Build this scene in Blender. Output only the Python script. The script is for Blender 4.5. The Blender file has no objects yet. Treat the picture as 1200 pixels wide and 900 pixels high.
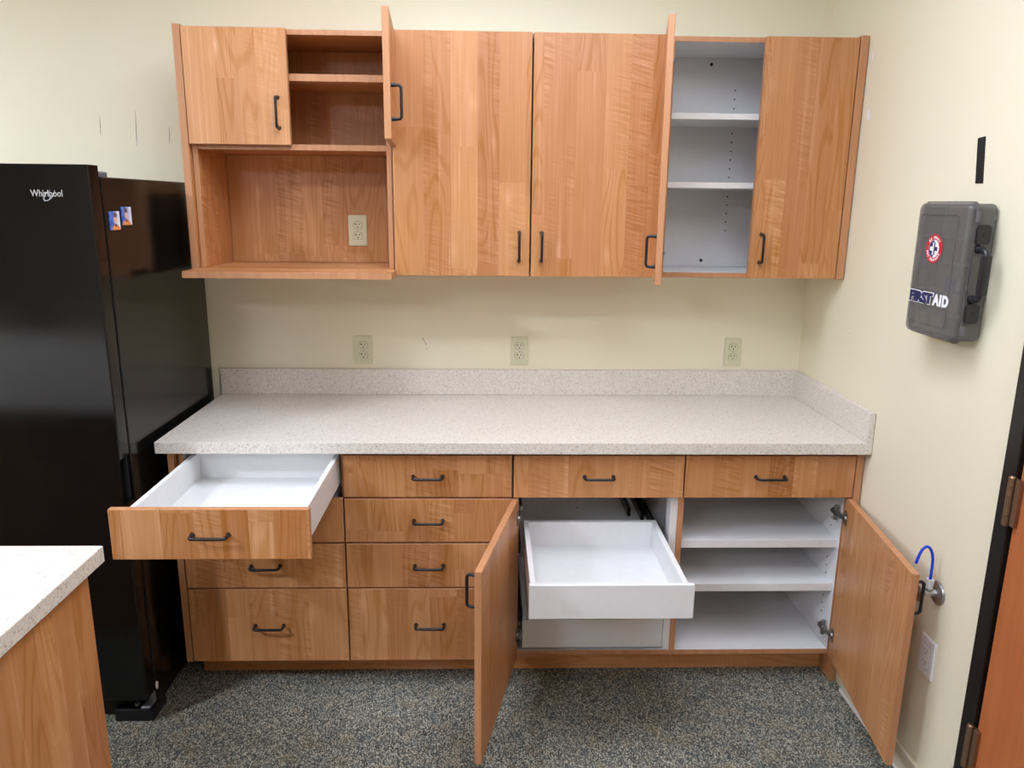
import bpy, bmesh, math
from mathutils import Vector, Matrix
S = bpy.context.scene
COL = S.collection
PI = math.pi

# ------------------------------------------------------------------ helpers
def lin(c):
    return tuple(((v/255)/12.92 if v/255 <= .04045 else ((v/255+.055)/1.055)**2.4) for v in c) + (1,)

class NT:
    """tiny wrapper for building node materials"""
    def __init__(s, name):
        s.m = bpy.data.materials.new(name); s.m.use_nodes = True
        s.t = s.m.node_tree; s.b = s.t.nodes['Principled BSDF']
    def n(s, typ, ins=None, **props):
        nd = s.t.nodes.new(typ)
        for k, v in props.items(): setattr(nd, k, v)
        for k, v in (ins or {}).items(): s.put(nd.inputs[k], v)
        return nd
    def put(s, sock, v):
        if isinstance(v, bpy.types.NodeSocket): s.t.links.new(v, sock)
        else: sock.default_value = v
    def math(s, op, a, b=0.0, c=0.0):
        nd = s.n('ShaderNodeMath', {0: a, 1: b, 2: c}, operation=op); return nd.outputs[0]
    def vec(s, x, y, z=0.0):
        return s.n('ShaderNodeCombineXYZ', {0: x, 1: y, 2: z}).outputs[0]
    def noise(s, v, scale=1.0, detail=2.0, rough=.5):
        return s.n('ShaderNodeTexNoise', {'Vector': v, 'Scale': scale, 'Detail': detail, 'Roughness': rough}).outputs[0]
    def ramp(s, fac, stops, interp='LINEAR'):
        nd = s.n('ShaderNodeValToRGB', {0: fac}); r = nd.color_ramp; r.interpolation = interp
        while len(r.elements) < len(stops): r.elements.new(.5)
        for e, (p, c) in zip(r.elements, stops): e.position = p; e.color = c
        return nd.outputs[0]
    def mapr(s, v, a, b, c=0.0, d=1.0):
        return s.n('ShaderNodeMapRange', {0: v, 1: a, 2: b, 3: c, 4: d}).outputs[0]
    def mix(s, f, a, b, mode='MIX'):
        nd = s.n('ShaderNodeMix', data_type='RGBA', blend_type=mode)
        s.put(nd.inputs[0], f); s.put(nd.inputs[6], a); s.put(nd.inputs[7], b); return nd.outputs[2]
    def out(s, col=None, rough=None, bump=None, bstr=.2, bdist=.001, **k):
        if col is not None: s.put(s.b.inputs['Base Color'], col)
        if rough is not None: s.put(s.b.inputs['Roughness'], rough)
        for kk, v in k.items(): s.put(s.b.inputs[kk.replace('_', ' ')], v)
        if bump is not None:
            bn = s.n('ShaderNodeBump', {'Height': bump, 'Strength': bstr, 'Distance': bdist})
            s.t.links.new(bn.outputs[0], s.b.inputs['Normal'])
        return s.m

def simple(name, rgb, rough=.5, **k):
    t = NT(name)
    tc = t.n('ShaderNodeTexCoord').outputs['Object']
    nz = t.noise(tc, 35, 3)
    c = t.mix(t.mapr(nz, .3, .7, 0, 1), lin([v*.99 for v in rgb]), lin([min(255, v*1.004) for v in rgb]))
    return t.out(c, rough, **k)

def wood(name, horiz=False, gain=1.0):
    t = NT(name)
    tc = t.n('ShaderNodeTexCoord').outputs['Object']
    sp = t.n('ShaderNodeSeparateXYZ', {0: tc}); x, y, z = sp.outputs
    rnd = t.n('ShaderNodeObjectInfo').outputs['Random']
    a, b = (t.math('ADD', y, z), x) if horiz else (t.math('ADD', x, y), z)
    u = t.math('MULTIPLY_ADD', rnd, 37.0, a); v = t.math('MULTIPLY_ADD', rnd, 11.0, b)
    vo = t.n('ShaderNodeTexVoronoi', {'W': t.math('MULTIPLY', u, 12.0), 'Scale': 1.0, 'Randomness': .75}, voronoi_dimensions='1D')
    s1 = t.n('ShaderNodeSeparateColor', {0: vo.outputs['Color']}); r1, r2, r3 = s1.outputs
    seg = t.math('FLOOR', t.math('MULTIPLY_ADD', r2, 7.0, t.math('MULTIPLY', v, t.math('MULTIPLY_ADD', r3, 1.6, .9))))
    wn = t.n('ShaderNodeTexWhiteNoise', {'Vector': t.vec(t.math('MULTIPLY', r1, 91.0), seg, 0.0)}, noise_dimensions='3D')
    s2 = t.n('ShaderNodeSeparateColor', {0: wn.outputs['Color']}); t1, t2, t3 = s2.outputs
    base = t.ramp(t.math('ADD', t.math('MULTIPLY', r3, .6), t.math('MULTIPLY', t1, .4)), [(.05, lin((186, 124, 75))), (.4, lin((196, 135, 84))), (.65, lin((203, 143, 91))), (.95, lin((212, 153, 101)))])
    fine = t.noise(t.vec(t.math('MULTIPLY', u, 190.0), t.math('MULTIPLY', v, 3.5), t.math('MULTIPLY', t1, 50.0)), 1, 3, .6)
    wob = t.noise(t.vec(t.math('MULTIPLY', u, 22.0), t.math('MULTIPLY', v, 2.2), t.math('MULTIPLY', t3, 70.0)), 1, 2, .5)
    # cathedral figure: contour lines of a stretched noise
    cat = t.noise(t.vec(t.math('MULTIPLY_ADD', t2, 40.0, t.math('MULTIPLY', u, 9.0)), t.math('MULTIPLY', v, 1.3), t.math('MULTIPLY', t3, 30.0)), 1, 1.0, .4)
    cs = t.math('SINE', t.math('MULTIPLY', cat, 85.0))
    cs = t.math('MULTIPLY', t.mapr(cs, .2, 1.0), t.mapr(t2, .35, .6))
    # fiddleback ripple, across the grain
    rp = t.noise(t.vec(t.math('MULTIPLY_ADD', t1, 33.0, t.math('MULTIPLY', u, 11.0)), t.math('MULTIPLY', t.math('MULTIPLY_ADD', u, .25, v), 120.0), t.math('MULTIPLY', t2, 9.0)), 1, 1.5, .5)
    patch = t.noise(t.vec(t.math('MULTIPLY', u, 16.0), t.math('MULTIPLY', v, 3.0), t.math('MULTIPLY', t3, 15.0)), 1, 1, .5)
    rm = t.math('MULTIPLY', t.mapr(t3, .45, .7), t.mapr(patch, .38, .6))
    val = t.math('MULTIPLY_ADD', t.math('SUBTRACT', fine, .5), .30, 1.0)
    strk = t.noise(t.vec(t.math('MULTIPLY', u, 75.0), t.math('MULTIPLY', v, 1.1), t.math('MULTIPLY', t2, 40.0)), 1, 2, .6)
    val = t.math('MULTIPLY_ADD', t.mapr(strk, .56, .70), .13, val)
    val = t.math('MULTIPLY_ADD', t.math('SUBTRACT', wob, .5), .22, val)
    val = t.math('MULTIPLY_ADD', cs, -.13, val)
    val = t.math('MULTIPLY_ADD', t.math('MULTIPLY', t.math('SUBTRACT', rp, .47), rm), .75, val)
    # small bright burls
    bu = t.n('ShaderNodeTexVoronoi', {'Vector': t.vec(t.math('MULTIPLY', u, 7.0), t.math('MULTIPLY', v, 3.6), 0.0), 'Scale': 1.0}, voronoi_dimensions='2D').outputs['Distance']
    val = t.math('MULTIPLY_ADD', t.math('MULTIPLY', t.mapr(bu, .16, .02), t.math('SUBTRACT', wob, .42)), .7, val)
    hs = t.n('ShaderNodeHueSaturation', {'Hue': .5, 'Saturation': t.math('MULTIPLY_ADD', t.math('SUBTRACT', 1.0, val), .5, 1.0), 'Value': t.math('MULTIPLY', val, gain), 'Color': base}).outputs[0]
    return t.out(hs, t.mapr(fine, .3, .7, .36, .44))

M = {}
M['wood'] = wood('wood laminate upright grain', False, .885)
M['wood_h'] = wood('wood laminate level grain', True, .885)
def edge_band():
    t = NT('wood edge band')
    tc = t.n('ShaderNodeTexCoord').outputs['Object']
    g = t.noise(t.n('ShaderNodeMapping', {'Vector': tc, 'Scale': (60, 60, 2)}).outputs[0], 1, 2)
    return t.out(t.mix(t.mapr(g, .3, .7), lin((178, 124, 84)), lin((192, 139, 98))), .42)
M['edge'] = edge_band()
M['white'] = simple('white melamine', (226, 226, 226), .38)
M['white_edge'] = simple('white edge band', (222, 220, 218), .4)
M['black_metal'] = simple('black powder coat', (22, 21, 22), .38)
M['steel'] = simple('bright steel', (170, 168, 165), .28, Metallic=1.0)
M['hinge_steel'] = simple('brushed hinge steel', (140, 136, 130), .34, Metallic=.9)
M['nickel'] = simple('bronze nickel hinge', (150, 122, 98), .35, Metallic=.85)
M['dark_steel'] = simple('dark slide steel', (38, 37, 36), .35, Metallic=.6)
M['gap'] = simple('dark recess', (18, 16, 15), .8)
M['ivory'] = simple('ivory plastic', (208, 205, 172), .35)
M['plate_white'] = simple('white plastic', (224, 222, 220), .32)
M['slot'] = simple('outlet slot black', (20, 18, 16), .6)
M['tape'] = simple('black tape', (17, 17, 18), .7)
M['frame_black'] = simple('black painted steel frame', (17, 17, 18), .35)
M['door_orange'] = None
M['ceiling'] = simple('ceiling white', (232, 230, 224), .9)
M['base_paint'] = simple('baseboard paint', (214, 205, 182), .5)
M['shoe_white'] = simple('white shoe moulding', (226, 222, 216), .45)
M['chrome'] = simple('satin chrome', (178, 176, 174), .30, Metallic=.85)
M['blue_tube'] = simple('blue tubing', (22, 62, 190), .22)
M['fitting'] = simple('grey white plastic fitting', (206, 203, 204), .35)
M['hinge_grey'] = simple('grey hinge cover', (95, 98, 104), .35)
M['logo'] = simple('silver lettering', (205, 205, 205), .3, Metallic=.6)
M['kit_black'] = simple('black moulded plastic', (34, 34, 37), .42)
M['red'] = simple('emblem red', (196, 36, 48), .45)
M['navy'] = simple('emblem navy', (26, 32, 84), .45)
M['print_white'] = simple('printed white', (236, 236, 238), .5)
M['tan'] = simple('tan packet', (190, 172, 142), .6)
M['packet_blue'] = simple('blue packet', (70, 80, 140), .5)
M['scuff'] = simple('scuff grey', (110, 96, 76), .9)
M['spackle'] = simple('white spackle', (240, 238, 234), .8)

def wall_mat(name, rgb):
    t = NT(name); tc = t.n('ShaderNodeTexCoord').outputs['Object']
    n1 = t.noise(tc, 1.3, 3); n2 = t.noise(tc, 240, 3)
    c = t.mix(t.mapr(n1, .3, .7), lin([v*.985 for v in rgb]), lin(rgb))
    return t.out(c, .72, n2, .25, .0015)
M['wall'] = wall_mat('cream wall paint', (230, 222, 195))
M['wall_low_bounce'] = wall_mat('low bounce tan wall', (160, 142, 118))  # unseen front wall: tan kept dark to cut ambient bounce light

def counter_mat():
    t = NT('speckled laminate'); tc = t.n('ShaderNodeTexCoord').outputs['Object']
    w = t.noise(tc, 60, 2)
    n1 = t.noise(tc, 170, 4, .7); n2 = t.noise(tc, 420, 2, .6)
    f = t.math('MULTIPLY_ADD', n2, .45, t.math('MULTIPLY', n1, .55))
    c = t.ramp(f, [(.30, lin((152, 140, 127))), (.44, lin((202, 194, 181))), (.53, lin((218, 211, 200))), (.68, lin((234, 229, 220)))])
    vo = t.n('ShaderNodeTexVoronoi', {'Vector': tc, 'Scale': 130.0, 'Randomness': 1.0})
    sc = t.n('ShaderNodeSeparateColor', {0: vo.outputs['Color']}).outputs[0]
    fl = t.math('MULTIPLY', t.mapr(vo.outputs['Distance'], .42, .30), t.mapr(sc, .86, .9))
    c = t.mix(t.math('MULTIPLY', fl, .55), c, lin((138, 118, 106)))
    c = t.mix(t.mapr(w, .35, .7, 0, .25), c, lin((212, 202, 190)))
    return t.out(c, .42)
M['counter'] = counter_mat()

def carpet_mat():
    t = NT('loop carpet'); tc = t.n('ShaderNodeTexCoord').outputs['Object']
    wp = t.noise(tc, 3.5, 2)
    ang = t.math('MULTIPLY_ADD', wp, .0, 0.0)
    mp = t.n('ShaderNodeMapping', {'Vector': tc, 'Scale': (1.0, .62, 1), 'Rotation': (0, 0, .25)}).outputs[0]
    vo = t.n('ShaderNodeTexVoronoi', {'Vector': mp, 'Scale': 290.0, 'Randomness': .9}, voronoi_dimensions='2D')
    r = t.n('ShaderNodeSeparateColor', {0: vo.outputs['Color']}).outputs
    big = t.noise(tc, 15, 3, .6); mid = t.noise(tc, 28, 2)
    f = t.math('MULTIPLY_ADD', t.math('SUBTRACT', mid, .5), .25, r[0])
    pal = t.ramp(f, [(0, lin((54, 57, 53))), (.25, lin((84, 89, 83))), (.5, lin((116, 119, 108))), (.72, lin((146, 146, 130))), (.92, lin((186, 181, 162)))])
    tanc = t.mix(t.math('MULTIPLY', t.mapr(big, .5, .7), .34), pal, lin((150, 130, 94)))
    tanc = t.mix(t.math('MULTIPLY', t.mapr(big, .46, .34), .35), tanc, lin((82, 98, 102)))
    sh = t.mapr(vo.outputs['Distance'], .2, .75, 1.12, .45)
    hs = t.n('ShaderNodeHueSaturation', {'Value': sh, 'Color': tanc}).outputs[0]
    hgt = t.mapr(vo.outputs['Distance'], 0, .8, 1, 0)
    return t.out(hs, .95, hgt, .6, .004)
M['carpet'] = carpet_mat()

def gloss_black(name, rgb, rough):
    t = NT(name); tc = t.n('ShaderNodeTexCoord').outputs['Object']
    nz = t.noise(tc, 6, 4, .6)
    return t.out(lin(rgb), t.mapr(nz, .3, .75, rough*.8, rough*1.3), t.noise(tc, 500, 1), .02, .0005, IOR=1.45)
M['fridge_front'] = gloss_black('glossy black door', (11, 11, 12), .13)
M['fridge_side'] = gloss_black('black painted cabinet side', (14, 13, 12), .16)
M['fridge_trim'] = simple('matte black plastic', (16, 16, 18), .5)

def door_leaf_mat():
    t = NT('orange stained door'); tc = t.n('ShaderNodeTexCoord').outputs['Object']
    mp = t.n('ShaderNodeMapping', {'Vector': tc, 'Scale': (40, 40, 3)}).outputs[0]
    g = t.noise(mp, 1, 3); b = t.noise(tc, 5, 2)
    c = t.mix(t.mapr(g, .3, .7), lin((174, 98, 52)), lin((186, 110, 62)))
    c = t.mix(t.mapr(b, .35, .65, 0, .3), c, lin((164, 88, 46)))
    return t.out(c, .45)
M['door_orange'] = door_leaf_mat()

def smoky(name, rgb, alpha_t):
    t = NT(name); tc = t.n('ShaderNodeTexCoord').outputs['Object']
    nz = t.noise(tc, 14, 2)
    return t.out(lin(rgb), t.mapr(nz, .3, .7, .2, .3), Alpha=alpha_t)
M['smoke'] = smoky('smoky translucent plastic', (116, 112, 109), .52)
M['smoke_base'] = smoky('smoky plastic tub', (102, 99, 97), .9)
M['tray'] = simple('grey inner tray', (150, 146, 142), .6)

def lens_mat(strength):
    t = NT('fluorescent diffuser')
    return t.out(lin((250, 250, 250)), .5, Emission_Color=(1.0, 1.09, 1.29, 1), Emission_Strength=strength)
LIGHT = 18.4

def magnet_mat(name, flip):
    """a photo card: blue backdrop, face, orange clothing, all drawn by maths"""
    t = NT(name); tc = t.n('ShaderNodeTexCoord').outputs['Object']
    sp = t.n('ShaderNodeSeparateXYZ', {0: tc}); y, z = sp.outputs[1], sp.outputs[2]
    def ell(cy, cz, ry, rz):
        a = t.math('DIVIDE', t.math('SUBTRACT', y, cy), ry); b = t.math('DIVIDE', t.math('SUBTRACT', z, cz), rz)
        d = t.math('ADD', t.math('MULTIPLY', a, a), t.math('MULTIPLY', b, b))
        return t.mapr(d, 1.15, .85)
    sky = t.mix(t.mapr(y, -.012, .024), lin((40, 84, 176)), lin((222, 226, 236)))
    sky = t.mix(t.mapr(t.noise(tc, 60, 2), .45, .65, 0, .35), sky, lin((150, 180, 225)))
    k = -1 if flip else 1
    c = t.mix(ell(.004*k, -.030, .026, .020), sky, lin((226, 142, 84)))
    c = t.mix(ell(.004*k, .004, .010, .013), c, lin((222, 180, 160)))
    c = t.mix(ell(.004*k, .016, .011, .007), c, lin((90, 74, 74)))
    c = t.mix(ell(.004*k, -.013, .006, .004), c, lin((40, 40, 60)))
    return t.out(c, .35)
M['photo_a'] = magnet_mat('printed photo card', False)
M['photo_b'] = magnet_mat('printed photo card pale', True)

# ------------------------------------------------------------------ mesh building
def link(name, bm, mats, parent=None, loc=(0, 0, 0), rot=(0, 0, 0), smooth=False):
    bmesh.ops.recalc_face_normals(bm, faces=bm.faces[:])
    me = bpy.data.meshes.new(name); bm.to_mesh(me); bm.free()
    for m in (mats if isinstance(mats, (list, tuple)) else [mats]): me.materials.append(m)
    if smooth:
        for p in me.polygons: p.use_smooth = True
        me.set_sharp_from_angle(angle=math.radians(35))
    o = bpy.data.objects.new(name, me); COL.objects.link(o)
    o.location = loc; o.rotation_euler = rot
    if parent: o.parent = parent
    return o

def box(bm, x0, x1, y0, y1, z0, z1, bev=0.0, mi=0, seg=1):
    x0, x1 = min(x0, x1), max(x0, x1); y0, y1 = min(y0, y1), max(y0, y1); z0, z1 = min(z0, z1), max(z0, z1)
    r = bmesh.ops.create_cube(bm, size=1.0)
    vs = r['verts']
    for v in vs: v.co = Vector((x0+(v.co.x+.5)*(x1-x0), y0+(v.co.y+.5)*(y1-y0), z0+(v.co.z+.5)*(z1-z0)))
    fs = {f for v in vs for f in v.link_faces}
    for f in fs: f.material_index = mi
    if bev > 0:
        es = {e for v in vs for e in v.link_edges}
        rr = bmesh.ops.bevel(bm, geom=list(es), offset=bev, segments=seg, affect='EDGES', profile=.5)
        for f in rr['faces']: f.material_index = mi
        return list(fs | set(rr['faces']))
    return list(fs)

def cyl(bm, p0, p1, r0, r1=None, n=16, mi=0, cap=True):
    p0, p1 = Vector(p0), Vector(p1); r1 = r0 if r1 is None else r1
    d = (p1-p0).normalized(); a = d.orthogonal().normalized(); b = d.cross(a)
    A = [bm.verts.new(p0+(a*math.cos(2*PI*i/n)+b*math.sin(2*PI*i/n))*r0) for i in range(n)]
    B = [bm.verts.new(p1+(a*math.cos(2*PI*i/n)+b*math.sin(2*PI*i/n))*r1) for i in range(n)]
    for i in range(n):
        bm.faces.new((A[i], A[(i+1) % n], B[(i+1) % n], B[i])).material_index = mi
    if cap:
        bm.faces.new(A[::-1]).material_index = mi; bm.faces.new(B).material_index = mi

def fillet(pts, rad, k=6):
    out = [Vector(pts[0])]
    for i in range(1, len(pts)-1):
        p, a, b = Vector(pts[i]), Vector(pts[i-1]), Vector(pts[i+1])
        da, db = (a-p).normalized(), (b-p).normalized()
        s, e = p+da*rad, p+db*rad
        for j in range(k+1):
            q = j/k; out.append(s*(1-q)**2+p*2*q*(1-q)+e*q*q)
    out.append(Vector(pts[-1])); return out

def tube(bm, pts, r, n=10, mi=0):
    pts = [Vector(p) for p in pts]; rings = []
    ref = None
    for i, p in enumerate(pts):
        d = (pts[min(i+1, len(pts)-1)]-pts[max(i-1, 0)]).normalized()
        if ref is None: ref = d.orthogonal().normalized()
        a = (ref-d*ref.dot(d)).normalized(); ref = a; b = d.cross(a)
        rr = r[i] if isinstance(r, (list, tuple)) else r
        rings.append([bm.verts.new(p+(a*math.cos(2*PI*j/n)+b*math.sin(2*PI*j/n))*rr) for j in range(n)])
    for A, B in zip(rings, rings[1:]):
        for j in range(n): bm.faces.new((A[j], A[(j+1) % n], B[(j+1) % n], B[j])).material_index = mi
    bm.faces.new(rings[0][::-1]).material_index = mi; bm.faces.new(rings[-1]).material_index = mi

def prism(bm, poly, axis, a, b, mi=0):
    """poly: 2-D outline, extruded along axis (0,1,2) from a to b"""
    def P(q, t):
        c = list(q); c.insert(axis, t); return Vector(c)
    A = [bm.verts.new(P(q, a)) for q in poly]; B = [bm.verts.new(P(q, b)) for q in poly]
    n = len(poly)
    for i in range(n): bm.faces.new((A[i], A[(i+1) % n], B[(i+1) % n], B[i])).material_index = mi
    bm.faces.new(A[::-1]).material_index = mi; bm.faces.new(B).material_index = mi

def rrect(w, h, r, n=5, cx=0, cy=0):
    out = []
    for (sx, sy, a0) in ((1, 1, 0), (-1, 1, 90), (-1, -1, 180), (1, -1, 270)):
        for i in range(n+1):
            a = math.radians(a0+90*i/n)
            out.append((cx+sx*(w/2-r)+r*math.cos(a), cy+sy*(h/2-r)+r*math.sin(a)))
    return out

def empty(name, loc, label=None, cat=None, group=None, rotz=0):
    o = bpy.data.objects.new(name, None); COL.objects.link(o)
    o.location = loc; o.rotation_euler = (0, 0, rotz); o.empty_display_size = .1
    tag(o, label, cat, group); return o
def tag(o, label=None, cat=None, group=None, kind=None):
    if label: o['label'] = label
    if cat: o['category'] = cat
    if group: o['group'] = group
    if kind: o['kind'] = kind
    return o

def slab(name, x0, x1, y0, y1, z0, z1, parent, face='wood', band='edge', thin=None, org=(0, 0, 0), bev=.0008):
    """a board: broad faces get `face`, narrow faces get `band`; world coordinates, parent at org"""
    c = Vector(((x0+x1)/2, (y0+y1)/2, (z0+z1)/2)); d = [abs(x1-x0), abs(y1-y0), abs(z1-z0)]
    ax = d.index(min(d)) if thin is None else thin
    bm = bmesh.new(); box(bm, -d[0]/2, d[0]/2, -d[1]/2, d[1]/2, -d[2]/2, d[2]/2, bev)
    bm.normal_update()
    for f in bm.faces: f.material_index = 0 if abs(f.normal[ax]) > .8 else 1
    return link(name, bm, [M[face], M[band]], parent, c-Vector(org))

# ------------------------------------------------------------------ handle
def handle_mesh():
    bm = bmesh.new(); L = .048; r = .0046
    pts = fillet([(-L, 0, 0), (-L, -.030, 0), (L, -.030, 0), (L, 0, 0)], .011)
    rad = [r]*len(pts); rad[0] = .0066; rad[-1] = .0066; 
    tube(bm, pts, rad, 10)
    for s in (-1, 1): cyl(bm, (s*L, 0, 0), (s*L, -.004, 0), .0072, .006, 12)
    bmesh.ops.recalc_face_normals(bm, faces=bm.faces[:])
    me = bpy.data.meshes.new('handle'); bm.to_mesh(me); bm.free(); me.materials.append(M['black_metal'])
    for p in me.polygons: p.use_smooth = True
    me.set_sharp_from_angle(angle=math.radians(40))
    return me
HANDLE = handle_mesh()
def handle(parent, loc, vertical=False, flip=False):
    o = bpy.data.objects.new('handle', HANDLE); COL.objects.link(o); o.parent = parent; o.location = loc
    o.rotation_euler = (0, PI/2 if vertical else 0, 0)
    o['label'] = 'black bar pull handle'
    return o

# ------------------------------------------------------------------ cabinet door
def cab_door(parent, org, hinge_x, hinge_y, z0, z1, w, side, ang, handle_z, t=.020, hinges=(), zcup=None):
    """side 'L'/'R' = hinge side; ang = opening in degrees; local x runs from the hinge edge, outer face at local y=-t"""
    s = 1 if side == 'L' else -1
    bm = bmesh.new(); box(bm, 0, s*w, -t, 0, 0, z1-z0, .001); bm.normal_update()
    for f in bm.faces: f.material_index = 0 if abs(f.normal.y) > .8 else 1
    rz = -s*math.radians(ang)
    o = link('door', bm, [M['wood'], M['edge']], parent, (hinge_x-org[0], hinge_y-org[1], z0-org[2]), (0, 0, rz))
    handle(o, (s*(w-.036), -t, handle_z-z0), True)
    for hz in hinges:
        b2 = bmesh.new(); zz = hz-z0
        # cup plate on the inner face
        box(b2, s*.012, s*.034, 0, .0035, zz-.024, zz+.024, .001)
        cyl(b2, (s*.023, .001, zz), (s*.023, .009, zz), .013, .011, 14)
        for q in (-.017, .017): cyl(b2, (s*.023, .003, zz+q), (s*.023, .005, zz+q), .0035, n=8)
        # arm reaching back to the cabinet side
        R = Matrix.Rotation(-rz, 3, 'Z')
        p0 = Vector((s*.020, .008, zz)); back = R @ Vector((0, 1, 0)); inw = R @ Vector((s, 0, 0))
        p1 = p0+back*.030+inw*.006; p2 = p0+back*.072+inw*.004
        tube(b2, [p0, p0*.4+p1*.6, p1, p2], [.007, .009, .011, .011], 6)
        cyl(b2, p2-back*.022+Vector((0, 0, -.026)), p2-back*.022+Vector((0, 0, .026)), .0075, n=8)
        h = link('hinge', b2, M['hinge_steel'], o, smooth=True); h['label'] = 'steel concealed hinge'
    return o

def drawer(parent, org, x0, x1, z0, z1, yf, open_by=0.0, boxed=True, depth=.50, box_z=None):
    """front slab (the part) with its white tray and handle as sub-parts"""
    t = .020; y = yf-open_by
    c = Vector(((x0+x1)/2, y+t/2, (z0+z1)/2)); w, h = x1-x0, z1-z0
    bm = bmesh.new(); box(bm, -w/2, w/2, -t/2, t/2, -h/2, h/2, .001); bm.normal_update()
    for f in bm.faces: f.material_index = 0 if abs(f.normal.y) > .8 else 1
    o = link('drawer', bm, [M['wood'], M['edge']], parent, c-Vector(org))
    handle(o, (0, -t/2, 0))
    if boxed:
        b = bmesh.new(); bz0, bz1 = (box_z if box_z else (z0+.035-c.z, z1-.014-c.z))
        xl, xr, q = -w/2+.040, w/2-.012, .0155
        if not open_by: xl, xr = -w/2+.03, w/2-.03
        y0, y1 = t/2+.0005, t/2+depth
        box(b, xl, xl+q, y0, y1, bz0, bz1, .001); box(b, xr-q, xr, y0, y1, bz0, bz1, .001)
        box(b, xl+q, xr-q, y1-q, y1, bz0, bz1, .001); box(b, xl+q, xr-q, y0, y0+.012, bz0, bz1-.001, .001)
        box(b, xl+q, xr-q, y0+.012, y1-q, bz0+.004, bz0+.010, 0)
        tr = link('drawer_box', b, M['white'], o); tr['label'] = 'white drawer box'
    return o

# ------------------------------------------------------------------ the room
WX = .006        # face of the right-hand wall
def struct(name, bm, m, **k):
    o = link(name, bm, m, **k); o['kind'] = 'structure'; return o
bm = bmesh.new(); box(bm, -6, .2, -6, .2, -.08, 0); struct('floor', bm, M['carpet'])
bm = bmesh.new(); box(bm, -6, .2, -6, .2, 2.74, 2.82); struct('ceiling', bm, M['ceiling'])
bm = bmesh.new(); box(bm, -6, WX, 0, .12, 0, 2.74); wb = struct('wall_back', bm, M['wall'])
bm = bmesh.new()
box(bm, WX, WX+.12, -1.325, .12, 0, 2.74); box(bm, WX, WX+.12, -2.335, -1.325, 2.09, 2.74); box(bm, WX, WX+.12, -6, -2.335, 0, 2.74)
wr = struct('wall_right', bm, M['wall'])
bm = bmesh.new(); box(bm, -6.12, -6, -6, .12, 0, 2.74); struct('wall_left', bm, M['wall'])
bm = bmesh.new(); box(bm, -6, WX, -6.12, -6, 0, 2.74); struct('wall_front', bm, M['wall_low_bounce'])
# scuffs and filled spots on the paint
def blot(name, pts, axis, at, th, m, parent):
    bm = bmesh.new(); prism(bm, pts, axis, at, at-th); o = link(name, bm, m, parent); o['label'] = 'small mark on the paint'; return o
def oval(cx, cy, rx, ry, tilt=0, n=14):
    return [(cx+rx*math.cos(a)*math.cos(tilt)-ry*math.sin(a)*math.sin(tilt), cy+rx*math.cos(a)*math.sin(tilt)+ry*math.sin(a)*math.cos(tilt)) for a in [2*PI*i/n for i in range(n)]]
blot('spackle_spot', oval(-.366, 1.964, .010, .020, -.3), 0, WX, .0006, M['spackle'], wr)
blot('spackle_spot', oval(-.350, 2.150, .004, .013, -.2), 0, WX, .0006, M['spackle'], wr)
blot('spackle_spot', oval(-.40, 1.02+.225, .003, .003), 0, WX, .0006, M['spackle'], wr)
for (x, z, l, tl) in ((-1.512, 1.135, .010, -1.0), (-1.503, 1.118, .008, -1.3), (-1.500, 1.098, .005, 1.4)):
    blot('scuff_mark', oval(x, z, l, .0012, tl), 1, 0, .0005, M['scuff'], wb)
for (x, z, l) in ((-2.69, 1.93, .035), (-2.56, 1.92, .065), (-2.44, 1.90, .03)):
    blot('scuff_mark', oval(x, z, l, .0009, 1.52), 1, 0, .0004, M['scuff'], wb)

# baseboard and shoe moulding along the right wall
bm = bmesh.new(); box(bm, -.012+WX, WX, -1.300, -.658, 0, .085, .003)
bb = struct('baseboard_right', bm, M['base_paint'])
bm = bmesh.new(); prism(bm, [(-.0155+WX, 0), (-.0155+WX, .007), (-.0145+WX, .010), (-.0125+WX, .012), (-.0125+WX, 0)], 1, -1.300, -.658)
link('shoe_moulding', bm, M['shoe_white'], bb)['label'] = 'white shoe moulding'

# door frame (steel, black) and the orange leaf hung on it
bm = bmesh.new()
for (ya, yb) in ((-1.300, -1.347), (-2.360, -2.313)):
    box(bm, -.014, WX+.10, ya, yb, 0, 2.10, .002)
box(bm, -.014, WX+.10, -1.347, -2.313, 2.05, 2.10, .002)
st = (-1.347, -1.368)
box(bm, .040, WX+.10, -1.347, -1.362, 0, 2.05); box(bm, .040, WX+.10, -2.298, -2.313, 0, 2.05)
fr = struct('trim_1', bm, M['frame_black'])
bm = bmesh.new(); box(bm, -.004, .038, -1.353, -2.309, .008, 2.046, .0015)
leaf = struct('door_1', bm, M['door_orange'])
leaf['label'] = 'orange-brown stained door in a black steel frame'
for zc in (.992, .322, 1.80):
    bm = bmesh.new(); zz = zc-.060
    for i in range(5):
        cyl(bm, (-.016, -1.343, zz+i*.024+.0006), (-.016, -1.343, zz+(i+1)*.024-.0006), .0085, n=14)
    cyl(bm, (-.016, -1.343, zz+.119), (-.016, -1.343, zz+.1225), .0085, .0055, 14)
    cyl(bm, (-.016, -1.343, zz+.001), (-.016, -1.343, zz-.0025), .0085, .0055, 14)
    box(bm, -.0155, -.0045, -1.3535, -1.369, zz+.002, zz+.118, .001)
    box(bm, -.0085, -.0045, -1.343, -1.366, zz+.002, zz+.118, .001)
    h = link('hinge', bm, M['nickel'], leaf, smooth=True); h['label'] = 'bronze nickel butt hinge'

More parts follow.
